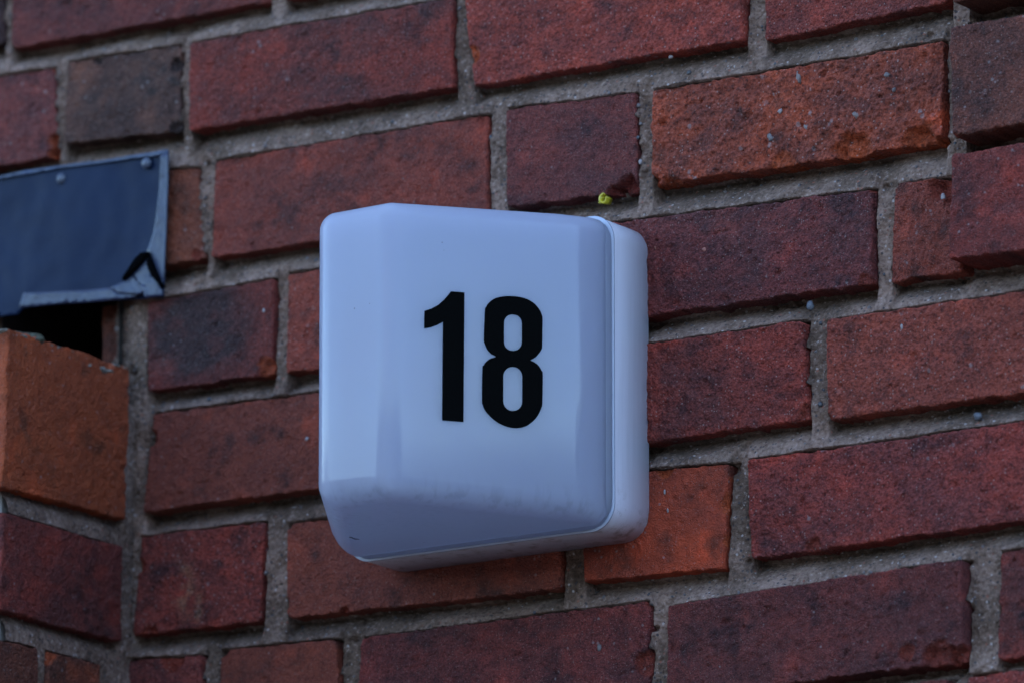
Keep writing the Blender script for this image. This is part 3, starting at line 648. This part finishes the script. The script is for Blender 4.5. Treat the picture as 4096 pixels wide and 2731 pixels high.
Hm = 0.0014 + 0.0020 * fbm(UU, ZZ, 0.05, 201, 3) + 0.0020 * fbm(UU, ZZ, 0.012, 204, 3, .6) + 0.0011 * fbm(UU, ZZ, 0.004, 207, 2, .7) + 0.0004 * fbm(UU, ZZ, 0.0018, 209, 1)
lowt = fbm(UU, ZZ, 0.11, 230, 2)
Hm -= np.where(bed, (0.0140 + 0.004 * lowt) * np.exp(-(dUp / (0.0085 + .003 * lowt)) ** 2), 0)
Hm += np.where(dDn < 0.03, 0.0058 * np.exp(-(dDn / 0.0085) ** 2) * (.75 + .7 * fbm(UU, ZZ, .03, 211, 3, .6)), 0)
Hm += np.where(bed, 0, 0.0012)
# crumbled spots, holes
hol = fbm(UU, ZZ, 0.020, 240, 2, .5)
Hm -= 0.006 * np.clip(hol - 0.62, 0, 1) * 4
cr = np.clip(1 - np.hypot(UU - 0.345, ZZ - 3.235) / 0.045, 0, 1)          # crumbled bed beside the jutting bricks
cr2 = np.clip(1 - np.hypot(UU - 0.365, ZZ - 3.125) / 0.035, 0, 1)
Hm += (cr + .7 * cr2) * (-0.004 + 0.0045 * fbm(UU, ZZ, 0.007, 251, 3, .65))
# pocket edge at the left
for (pu, pz, pr, pd) in HOLES:
    Hm -= pd * np.clip(1.4 - np.hypot(UU - pu, (ZZ - pz) * 1.2) / (pr * (1 + .7 * fbm(UU, ZZ, .006, 255, 2))), 0, 1)
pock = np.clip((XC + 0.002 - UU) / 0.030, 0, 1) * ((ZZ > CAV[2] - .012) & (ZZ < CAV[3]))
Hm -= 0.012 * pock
mc = np.array((0.275, 0.172, 0.132)); md = np.array((0.110, 0.068, 0.048)); ml = np.array((0.35, 0.235, 0.195))
f = np.clip(0.55 + 1.3 * fbm(UU, ZZ, 0.05, 260, 5, .65), 0, 1)[..., None]
colm = md * f * .9 + mc * (1 - f * .9)
undershade = np.clip(np.exp(-dUp / 0.009), 0, 1) * bed                     # shade under the arrises, painted into the mortar colour
colm = colm * (1 - 0.55 * (undershade * np.clip(.7 + .6 * fbm(UU, ZZ, .02, 266, 2), 0, 1))[..., None] * np.array((1, .93, 1.05)))
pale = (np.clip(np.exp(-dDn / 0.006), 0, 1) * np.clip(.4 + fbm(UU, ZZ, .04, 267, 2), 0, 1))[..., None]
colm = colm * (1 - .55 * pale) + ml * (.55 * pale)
colm = colm * (1 - .40 * np.clip(pock * 2, 0, 1)[..., None])  # shade of the pocket painted into the mortar colour
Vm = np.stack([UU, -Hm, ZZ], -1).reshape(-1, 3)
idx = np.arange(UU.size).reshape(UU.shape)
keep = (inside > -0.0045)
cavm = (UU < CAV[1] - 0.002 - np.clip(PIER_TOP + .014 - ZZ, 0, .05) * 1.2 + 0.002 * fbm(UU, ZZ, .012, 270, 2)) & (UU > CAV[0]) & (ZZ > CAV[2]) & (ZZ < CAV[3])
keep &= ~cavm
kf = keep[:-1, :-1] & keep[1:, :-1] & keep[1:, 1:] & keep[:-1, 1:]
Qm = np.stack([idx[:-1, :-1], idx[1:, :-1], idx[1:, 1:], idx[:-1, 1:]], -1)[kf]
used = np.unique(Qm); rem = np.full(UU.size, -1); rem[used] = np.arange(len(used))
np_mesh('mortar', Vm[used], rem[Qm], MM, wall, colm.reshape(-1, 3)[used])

def box(bm, x0, x1, y0, y1, z0, z1):
    vs = [bm.verts.new(p) for p in ((x0, y0, z0), (x1, y0, z0), (x1, y1, z0), (x0, y1, z0), (x0, y0, z1), (x1, y0, z1), (x1, y1, z1), (x0, y1, z1))]
    for f_ in ((0, 1, 2, 3), (4, 5, 6, 7), (0, 1, 5, 4), (1, 2, 6, 5), (2, 3, 7, 6), (3, 0, 4, 7)):
        bm.faces.new([vs[i] for i in f_])

M_CORE = plain('wall_core', (0.24, 0.21, 0.19), 0.9, 0.2, bump=(120, 0.002), var=0.35)
b = bmesh.new()
WX0, WX1, WZ1 = -4.5, 4.5, 5.6
box(b, WX0, WX1, 0.15, 0.38, 0, WZ1)
box(b, WX0, U0, 0.0, 0.148, 0, WZ1)
box(b, U1, WX1, 0.0, 0.148, 0, WZ1)
box(b, U0 + .001, U1 - .001, 0.0, 0.148, 0, Z0)
box(b, U0 + .001, U1 - .001, 0.0, 0.148, Z1, WZ1)
bm_obj('wall_core', b, M_CORE, wall)
# bricks of the wall outside the carefully built patch
M_OUT = plain('outer_brick', (0.20, 0.055, 0.045), 0.8, 0.3, bump=(90, 0.002), var=0.55)
b = bmesh.new()
rnd = random.Random(4)
PH = 0.0925
for r in range(-31, 27):
    z0 = 3.0375 + r * PH
    x = WX0 + (r % 2) * 0.13 + .01
    while x < WX1 - .26:
        wdt = 0.245 if (int((x - WX0) / .39) + r) % 2 else 0.118
        zz1 = z0 + 0.076
        clash = not (x + wdt < U0 - .008 or x > U1 + .008 or zz1 < Z0 - .008 or z0 > Z1 + .008)
        inpier = x < XC + .004 and x + wdt > XC - .40 and z0 < PIER_TOP
        if not clash and not inpier and z0 > 0.02 and zz1 < WZ1:
            box(b, x, x + wdt, -0.006 - rnd.random() * .003, 0.02, z0, zz1)
        x += wdt + 0.016
tag(bm_obj('outer_bricks', b, M_OUT, wall), kind='stuff')

# recess lining behind the sheet metal
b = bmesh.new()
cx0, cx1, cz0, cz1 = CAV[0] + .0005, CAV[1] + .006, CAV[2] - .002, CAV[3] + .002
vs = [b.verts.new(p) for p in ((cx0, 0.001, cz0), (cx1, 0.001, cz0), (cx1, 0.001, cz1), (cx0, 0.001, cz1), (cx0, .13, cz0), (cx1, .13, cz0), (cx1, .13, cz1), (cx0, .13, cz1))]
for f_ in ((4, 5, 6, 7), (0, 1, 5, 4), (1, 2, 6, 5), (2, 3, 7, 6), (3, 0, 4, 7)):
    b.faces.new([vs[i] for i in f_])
bm_obj('recess', b, plain('shade_dark_recess', (0.045, 0.038, 0.034), 0.95, 0.1, bump=(120, 0.002), var=0.4), wall)  # lining colour darkened to paint in the pocket's shade

# ------------------------------------------------------------------ pier body and its mortar
YF = PIER_FRONT
PW = 0.40
b = bmesh.new()
box(b, XC - PW + .006, XC - 0.006, YF + 0.006, -0.002, 0, PIER_TOP - 0.028)
bm_obj('pier_core', b, M_CORE, pier)
ys = np.arange(YF + .003, 0.004, 0.0008); zp = np.arange(2.68, PIER_TOP - .030, 0.0008)
YY, ZP = np.meshgrid(ys, zp, indexing='ij')
pin = np.full(YY.shape, 1.0)
for kind, C4, ch, opt in PIER_BRICKS:
    c = np.array(C4)[:, [1, 2]]; ctr = c.mean(0); d = np.full(YY.shape, -1.0)
    for a in range(4):
        p, q_ = c[a], c[(a + 1) % 4]; ev = (q_ - p) / np.linalg.norm(q_ - p); nn = np.array([ev[1], -ev[0]])
        if np.dot(ctr - p, nn) > 0: nn = -nn
        d = np.maximum(d, (YY - p[0]) * nn[0] + (ZP - p[1]) * nn[1])
    pin = np.minimum(pin, d)
pb = pin < 0
dU = np.full(YY.shape, 1.0); run = np.full(len(ys), 1.0)
for j in range(len(zp) - 1, -1, -1):
    run = np.where(pb[:, j], 0.0, run + .0008); dU[:, j] = run
Hp = 0.0015 + 0.0014 * fbm(YY, ZP, 0.03, 301, 3, .6) + 0.0012 * fbm(YY, ZP, 0.007, 304, 3, .6) + .0005 * fbm(YY, ZP, .0025, 305, 2)
Hp -= np.where(dU < .04, 0.0065 * np.exp(-(dU / 0.006) ** 2), 0)
fp = np.clip(0.5 + 0.8 * fbm(YY, ZP, 0.05, 308, 4, .6), 0, 1)[..., None]
cp_ = md * fp * .8 + mc * (1 - fp * .8)
cp_ = cp_ * (1 - .35 * (np.exp(-dU / .009) * (dU < .04))[..., None])  # shade under the pier bricks, painted into this mortar too
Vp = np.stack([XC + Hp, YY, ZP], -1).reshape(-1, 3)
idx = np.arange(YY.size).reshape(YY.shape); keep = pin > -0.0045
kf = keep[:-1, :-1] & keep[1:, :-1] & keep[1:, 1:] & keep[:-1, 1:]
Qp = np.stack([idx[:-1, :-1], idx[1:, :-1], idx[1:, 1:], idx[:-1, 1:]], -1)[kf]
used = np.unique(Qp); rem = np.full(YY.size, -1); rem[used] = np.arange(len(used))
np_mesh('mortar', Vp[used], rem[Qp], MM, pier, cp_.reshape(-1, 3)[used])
# front of the pier, left of the corner bricks
b = bmesh.new()
for r in range(-33, 1):
    z0 = 2.944 + r * PH
    if z0 < 0.01: continue
    x = XC - 0.125 - (0 if r % 2 else .125)
    first = True
    xr = XC - 0.118
    while xr > XC - PW + .03:
        wdt = min(0.245 if (r + first) % 2 else 0.118, xr - (XC - PW))
        box(b, xr - wdt, xr, YF - .001 - rnd.random() * .003, YF + .02, z0, z0 + .076)
        xr -= wdt + .014; first = False
    if z0 + .076 < 2.66:
        box(b, XC - .10, XC + .005, YF, YF + .14, z0, z0 + .076)
tag(bm_obj('outer_bricks', b, M_OUT, pier), kind='stuff')

def lump(name, loc, sx, sy, sz, mat, parent, seed, sub=3, amp=.35, colr=None):
    bm = bmesh.new()
    bmesh.ops.create_icosphere(bm, subdivisions=sub, radius=1)
    o = Vector((seed * 3.1, seed * 1.7, seed * .9))
    for v in bm.verts:
        k = 1 + amp * mnoise.noise(v.co * 1.3 + o) + amp * .5 * mnoise.noise(v.co * 3.1 + o)
        v.co = Vector((v.co.x * sx * k, v.co.y * sy * k, v.co.z * sz * k)) + Vector(loc)
    o_ = bm_obj(name, bm, mat, parent, True)
    if mat is MM:
        a = o_.data.attributes.new('col', 'FLOAT_COLOR', 'POINT')
        cc = np.ones((len(o_.data.vertices), 4), dtype=np.float32); cc[:, :3] = colr or (0.26, 0.24, 0.19)
        a.data.foreach_set('color', cc.ravel())
    return o_

# mortar left on top of the broken brick
lump('mortar_lump', (LUMP[0] - .062, LUMP[1] + .045, LUMP[2] - .004), .058, .03, .009, MM, pier, 3, 4, .3, (0.10, 0.105, 0.07))
tb = PIER_BRICKS[0][1]
ta, tz = Vector(tb[3]), Vector(tb[2])
for i in range(16):
    f_ = (i + .5) / 16
    p = ta.lerp(tz, f_)
    dz = -.0015 - (0.006 if .55 < f_ < .85 else 0)
    lump('mortar_crust', (p.x - .011, p.y, p.z + dz - .0015), .0115, .006 + .003 * rnd.random(), .0020 + .0012 * rnd.random(), MM, pier, 10 + i, 2, .5, (0.22, 0.19, 0.16))

# ------------------------------------------------------------------ pebbles
for (c, a, bb, kd) in PEBBLES:
    lump('pebble', (c[0], c[1], c[2]), a, min(a, bb) * .6, bb, PEB[kd], wall, rnd.randrange(99), 2, .32)
for (c, a, bb, kd) in BRICK_PEBBLES:
    lump('pebble', (c[0], c[1] + .0010, c[2]), a * .9, min(a, bb) * .45, bb * .9, PEB[kd], wall, rnd.randrange(99), 2, .55)

def grit(name, pts, mat, parent, smin, smax, nrm_axis=1):
    bm = bmesh.new()
    for (x, y, z) in pts:
        s_ = smin + (smax - smin) * rnd.random() ** 2
        mtx = Matrix.Translation((x, y, z)) @ Matrix.Rotation(rnd.random() * 6, 4, 'Y') @ Matrix.Diagonal((s_ * (.7 + .6 * rnd.random()), s_ * .7, s_ * (.7 + .6 * rnd.random()), 1))
        r = bmesh.ops.create_icosphere(bm, subdivisions=1, radius=1, matrix=mtx)
        for v in r['verts']:
            v.co += Vector((rnd.uniform(-1, 1), rnd.uniform(-1, 1), rnd.uniform(-1, 1))) * s_ * .18
    return tag(bm_obj(name, bm, mat, parent, True), kind='stuff')

jj = np.argwhere((inside > 0.001) & (~cavm))
sel = jj[np.random.RandomState(8).choice(len(jj), 1500, replace=False)]
pts = [(us[i], -Hm[i, j], zs[j]) for i, j in sel]
grit('grit', pts[:200], PEB['white'], wall, .0004, .0011)
grit('grit', pts[450:1000], PEB['dark'], wall, .0005, .0016)
grit('grit', pts[1000:1500], PEB['grey'], wall, .0005, .0020)

# ------------------------------------------------------------------ sheet-metal flashing
def poly_plate(name, pts, y, thick, mat, parent, res=0.0035, dent=0.0, bulge=0.0):
    """a thin sheet with the given outline, subdivided so that it can be dented"""
    bm = bmesh.new()
    vs = [bm.verts.new((p[0], y, p[1])) for p in pts]
    f_ = bm.faces.new(vs)
    bmesh.ops.triangulate(bm, faces=[f_])
    for _ in range(7):
        long_ = [e_ for e_ in bm.edges if e_.calc_length() > res * 1.6]
        if not long_: break
        bmesh.ops.subdivide_edges(bm, edges=long_, cuts=1)
        bmesh.ops.triangulate(bm, faces=[q for q in bm.faces if len(q.verts) > 3])
    bmesh.ops.beautify_fill(bm, faces=bm.faces[:], edges=[e_ for e_ in bm.edges if not e_.is_boundary])
    bmesh.ops.recalc_face_normals(bm, faces=bm.faces)
    for v in bm.verts:
        if dent:
            v.co.y += dent * mnoise.noise(Vector((v.co.x * 14, 3.3, v.co.z * 14))) + dent * .35 * mnoise.noise(Vector((v.co.x * 60, 1.3, v.co.z * 60)))
    geom = bmesh.ops.extrude_face_region(bm, geom=bm.faces[:])
    for v in [g for g in geom['geom'] if isinstance(g, bmesh.types.BMVert)]:
        v.co.y += thick
    return bm_obj(name, bm, mat, parent, True)

fl = empty('metal_flashing', (-0.41, -0.02, 3.03))
tag(fl, 'dark blue-grey sheet metal flashing with riveted top and torn folded corner, left of the lamp', 'flashing')
poly_plate('panel', PLATE, -0.0115, 0.0010, M_PLATE, fl, dent=0.0022)
poly_plate('folded_edge', HEM_R, -0.0140, 0.0016, M_HEM, fl, .003, dent=.0010)
poly_plate('folded_edge', HEM_M, -0.0165, 0.0026, M_HEM, fl, .002, dent=.0032)
poly_plate('folded_edge', HEM_B, -0.0152, 0.0022, M_HEM, fl, .003, dent=.0016)
poly_plate('folded_edge', HEM_T, -0.0140, 0.0016, M_HEMT, fl, .003, dent=.0012)
poly_plate('tear_shade', TEAR_A, -0.0190, .006, M_TEAR, fl, .002, dent=.0015)  # black sheets laid over the tears as painted shade
poly_plate('tear_shade', TEAR_B, -0.0190, .006, M_TEAR, fl, .002, dent=.0015)
for c in RIVETS:
    bm = bmesh.new()
    bmesh.ops.create_uvsphere(bm, u_segments=20, v_segments=10, radius=1)
    for v in bm.verts:
        v.co = Vector((v.co.x * .0042, v.co.y * .0030, v.co.z * .0044)) + Vector((c[0], c[1] - .0010, c[2]))
    bm_obj('rivet', bm, M_RIVET, fl, True)

# ------------------------------------------------------------------ house number lamp
uR, zB = 0.117, 2.8395
lamp = empty('house_number_lamp', (0.002, 0, 2.84))
tag(lamp, 'white plastic wall lamp with a wedge-shaped cover showing a black 18', 'lamp')

def rounded_box(x0, x1, y0, y1, z0, z1, r, seg=8, edge=.002):
    bm = bmesh.new()
    box(bm, x0, x1, y0, y1, z0, z1)
    bmesh.ops.recalc_face_normals(bm, faces=bm.faces)
    es = [e_ for e_ in bm.edges if abs(e_.verts[0].co.y - e_.verts[1].co.y) > 1e-6]
    bmesh.ops.bevel(bm, geom=es, offset=r, segments=seg, profile=.5, affect='EDGES', clamp_overlap=True)
    if edge:
        es = [e_ for e_ in bm.edges if abs(e_.verts[0].co.y - y0) < 1e-6 and abs(e_.verts[1].co.y - y0) < 1e-6 and e_.calc_face_angle(0) > 1]
        bmesh.ops.bevel(bm, geom=es, offset=edge, segments=3, profile=.5, affect='EDGES')
    return bm

LW = 0.229
bm = rounded_box(uR - LW, uR, -0.0452, 0.0008, zB, zB + .231, .0195, 10, .0008)
bm_obj('housing', bm, M_HOUSE, lamp, True)
bm = rounded_box(uR - LW - .0003, uR + .0004, -0.0466, -0.0453, zB - .0003, zB + .2313, .0192, 10, .0003)
bm_obj('lip', bm, M_LIP, lamp, True)

bm = bmesh.new()
def cv(*p): return bm.verts.new(p)
i_ = .0012
yb, ym, yr, yl = -.0520, -.0725, -.197, -.194
R0 = (uR - LW + i_, uR - i_)
top0, bot0 = zB + .2290, zB + i_
ins = .0017
ya = -.0520
a0 = [cv(R0[0] + ins, ya, bot0 + ins), cv(R0[1] - ins, ya, bot0 + ins), cv(R0[1] - ins, ya, top0 - ins), cv(R0[0] + ins, ya, top0 - ins)]
a1 = [cv(R0[0] + ins + .001, ym, bot0 + ins + .0006), cv(R0[1] - ins - .001, ym, bot0 + ins + .0006), cv(R0[1] - ins - .001, ym, top0 - ins - .001), cv(R0[0] + ins + .001, ym, top0 - ins - .001)]
rid_u, fl_u = uR - .093, uR - .155
rb, rt = cv(rid_u, yr, zB + .0070), cv(rid_u, yr, zB + .2225)
lb, lt = cv(fl_u, yl, zB + .0100), cv(fl_u, yl, zB + .2220)
for k in range(4):
    bm.faces.new((a0[k], a0[(k + 1) % 4], a1[(k + 1) % 4], a1[k]))
bm.faces.new((a1[1], a1[2], rt, rb))           # right slanted face with the number
bm.faces.new((rb, rt, lt, lb))                 # narrow front
bm.faces.new((lb, lt, a1[3], a1[0]))           # left slanted face
bm.faces.new((a1[0], a1[1], rb, lb)); bm.faces.new((a1[3], lt, rt, a1[2]))
bmesh.ops.recalc_face_normals(bm, faces=bm.faces)
bm.edges.ensure_lookup_table()
def isback(e_): return all(abs(v.co.y - yb) < 1e-6 for v in e_.verts)
def isseam(e_): return all(abs(v.co.y - ym) < 1e-6 for v in e_.verts)
# corners first, then the long edges
def low(e_):          # the lower front edges are rounded most
    zm = (e_.verts[0].co.z + e_.verts[1].co.z) / 2
    return zm < zB + .02 and all(v.co.y <= ym + 1e-6 for v in e_.verts)
wl_ = bm.edges.layers.float.new('bevel_weight_edge')
for e_ in bm.edges:
    if not isback(e_):
        e_[wl_] = 1.0 if low(e_) else 0.68
cov0 = bm_obj('cover_shape', bm, M_COVER)
bv = cov0.modifiers.new('bevel', 'BEVEL')
bv.limit_method = 'WEIGHT'; bv.width = 0.0165; bv.segments = 10; bv.profile = 0.5; bv.use_clamp_overlap = True
me_ = bpy.data.meshes.new_from_object(cov0.evaluated_get(bpy.context.evaluated_depsgraph_get()))
bpy.data.objects.remove(cov0)
bm = bmesh.new(); bm.from_mesh(me_); bpy.data.meshes.remove(me_)
def rrect(inset, rad, y, n=9):
    x0, x1, z0, z1 = R0[0] + inset, R0[1] - inset, bot0 + inset, top0 - inset
    out = []
    for cx_, cz_, a_ in ((x1 - rad, z0 + rad, -90), (x1 - rad, z1 - rad, 0), (x0 + rad, z1 - rad, 90), (x0 + rad, z0 + rad, 180)):
        for k in range(n):
            t_ = math.radians(a_ + 90 * k / (n - 1))
            out.append(bm.verts.new((cx_ + rad * math.cos(t_), y, cz_ + rad * math.sin(t_))))
    return out
prof = [(0.0, .0195, -.0466), (.0002, .0195, -.0476), (.0008, .0190, -.0486), (.0016, .0180, -.0510), (.0028, .0165, -.0528), (.0050, .0150, -.0531)]
rings_ = [rrect(*p_) for p_ in prof]
for ra, rb_ in zip(rings_[:-1], rings_[1:]):
    for k in range(len(ra)):
        bm.faces.new((ra[k], ra[(k + 1) % len(ra)], rb_[(k + 1) % len(ra)], rb_[k]))
cover = bm_obj('cover', bm, M_COVER, lamp, True)

# the digits: thin vinyl lying on the slanted face
FA = Vector((uR - i_ - ins - .001, ym)); FB = Vector((rid_u, yr))
A_ = Vector((uR - .002, -.072)); fe = (A_ - FB).normalized()
ge = (FA - FB).normalized(); gn = Vector((ge.y, -ge.x))
if gn.y > 0: gn = -gn
def catmull(pts, sharp=(), n=5):
    out = []
    m = len(pts)
    for i in range(m):
        p0, p1, p2, p3 = pts[i - 1], pts[i], pts[(i + 1) % m], pts[(i + 2) % m]
        if i in sharp: p0 = p1
        if (i + 1) % m in sharp: p3 = p2
        for k in range(n):
            t_ = k / n
            out.append(tuple(.5 * ((2 * p1[a]) + (-p0[a] + p2[a]) * t_ + (2 * p0[a] - 5 * p1[a] + 4 * p2[a] - p3[a]) * t_ ** 2 + (-p0[a] + 3 * p1[a] - 3 * p2[a] + p3[a]) * t_ ** 3) for a in (0, 1)))
    return out
def digit(loops):
    cu = bpy.data.curves.new('digit_outline', 'CURVE'); cu.dimensions = '2D'; cu.fill_mode = 'BOTH'; cu.extrude = .00015
    for lp in loops:
        sp = cu.splines.new('POLY'); sp.points.add(len(lp) - 1); sp.use_cyclic_u = True
        for q, p in zip(sp.points, lp): q.co = (p[0], p[1], 0, 1)
    tmp = bpy.data.objects.new('digit_outline', cu); COL.objects.link(tmp)
    dg = bpy.context.evaluated_depsgraph_get()
    me = bpy.data.meshes.new_from_object(tmp.evaluated_get(dg))
    bpy.data.objects.remove(tmp); bpy.data.curves.remove(cu)
    org = Vector((FB.x, FB.y)) 
    for v in me.vertices:
        s_, z_, d_ = v.co
        # s was measured along the face from the ridge
        p = org + ge * s_ + gn * (.00030 + d_)
        v.co = Vector((p.x, p.y, z_)) - Vector(lamp.location)
    me.materials.clear(); me.materials.append(M_DIGIT)
    me.name = 'digit'
    o = bpy.data.objects.new('digit', me); COL.objects.link(o); o.parent = cover
    return o
digit([ONE])['label'] = 'black numeral 1'
digit([catmull(EIGHT, (11, 35)), HOLE_A, HOLE_B])['label'] = 'black numeral 8'

# ------------------------------------------------------------------ small things
pl_ = empty('wall_plug', (PLUG[0], PLUG[1], PLUG[2]))
tag(pl_, 'small yellow plastic wall plug poking from the mortar just above the lamp', 'wall plug')
bm = bmesh.new()
c = Vector(PLUG)
N_ = 22; prev = None
for k in range(N_):
    a = math.radians(70 + 300 * k / (N_ - 1))
    ri, ro = .0026, .0040 + .0004 * math.sin(3 * a)
    ring = [bm.verts.new(c + Vector((math.cos(a) * ri * .8, -.0030, math.sin(a) * ri))), bm.verts.new(c + Vector((math.cos(a) * ro * .85, -.0036 - .0012 * math.sin(2 * a), math.sin(a) * ro))),
            bm.verts.new(c + Vector((math.cos(a) * ro * .7, .006, math.sin(a) * ro * .8))), bm.verts.new(c + Vector((math.cos(a) * ri * .8, .006, math.sin(a) * ri)))]
    if prev:
        for q in range(4):
            bm.faces.new((prev[q], prev[(q + 1) % 4], ring[(q + 1) % 4], ring[q]))
    else:
        bm.faces.new(ring)
    prev = ring
bm.faces.new(prev[::-1])
bm_obj('collar', bm, M_YELLOW, pl_, True)
bm = bmesh.new()
box(bm, c.x - .0030, c.x - .0014, c.y - .0050, c.y - .0025, c.z - .0042, c.z - .0028)
bmesh.ops.bevel(bm, geom=bm.edges[:], offset=.0004, segments=2, affect='EDGES')
bm_obj('tongue', bm, M_YELLOW, pl_, True)

# sliver of dry plant stuck under the lamp cover
def on_bottom(x, y):       # height of the cover's underside
    return zB + .0012 + (.0088) * (-y - .066) / .13
bm = bmesh.new()
p0 = Vector((NEED[0][0], NEED[0][1], 0)); p1 = Vector((NEED[1][0], NEED[1][1], 0))
prev = None
for k in range(7):
    t_ = k / 6; p = p0.lerp(p1, t_); p.z = on_bottom(p.x, p.y) - .0006 + .0003 * math.sin(t_ * 9)
    r = .0007 * (1 - abs(2 * t_ - .8) * .6)
    ring = [bm.verts.new(p + Vector((0, math.cos(a) * r, math.sin(a) * r * .7))) for a in (0, 1.26, 2.5, 3.77, 5.0)]
    if prev:
        for q in range(5):
            bm.faces.new((prev[q], prev[(q + 1) % 5], ring[(q + 1) % 5], ring[q]))
    prev = ring
o = bm_obj('dry_needle', bm, M_NEEDLE, None, True)
tag(o, 'tiny dark sliver of dry plant stuck on the lower left underside of the lamp', 'needle')

# the lamp sits on the faces of the bricks
LAMP_SHIFT = Vector((0.0052, -0.0080, -0.0022))
lamp.location += LAMP_SHIFT
o.location += LAMP_SHIFT
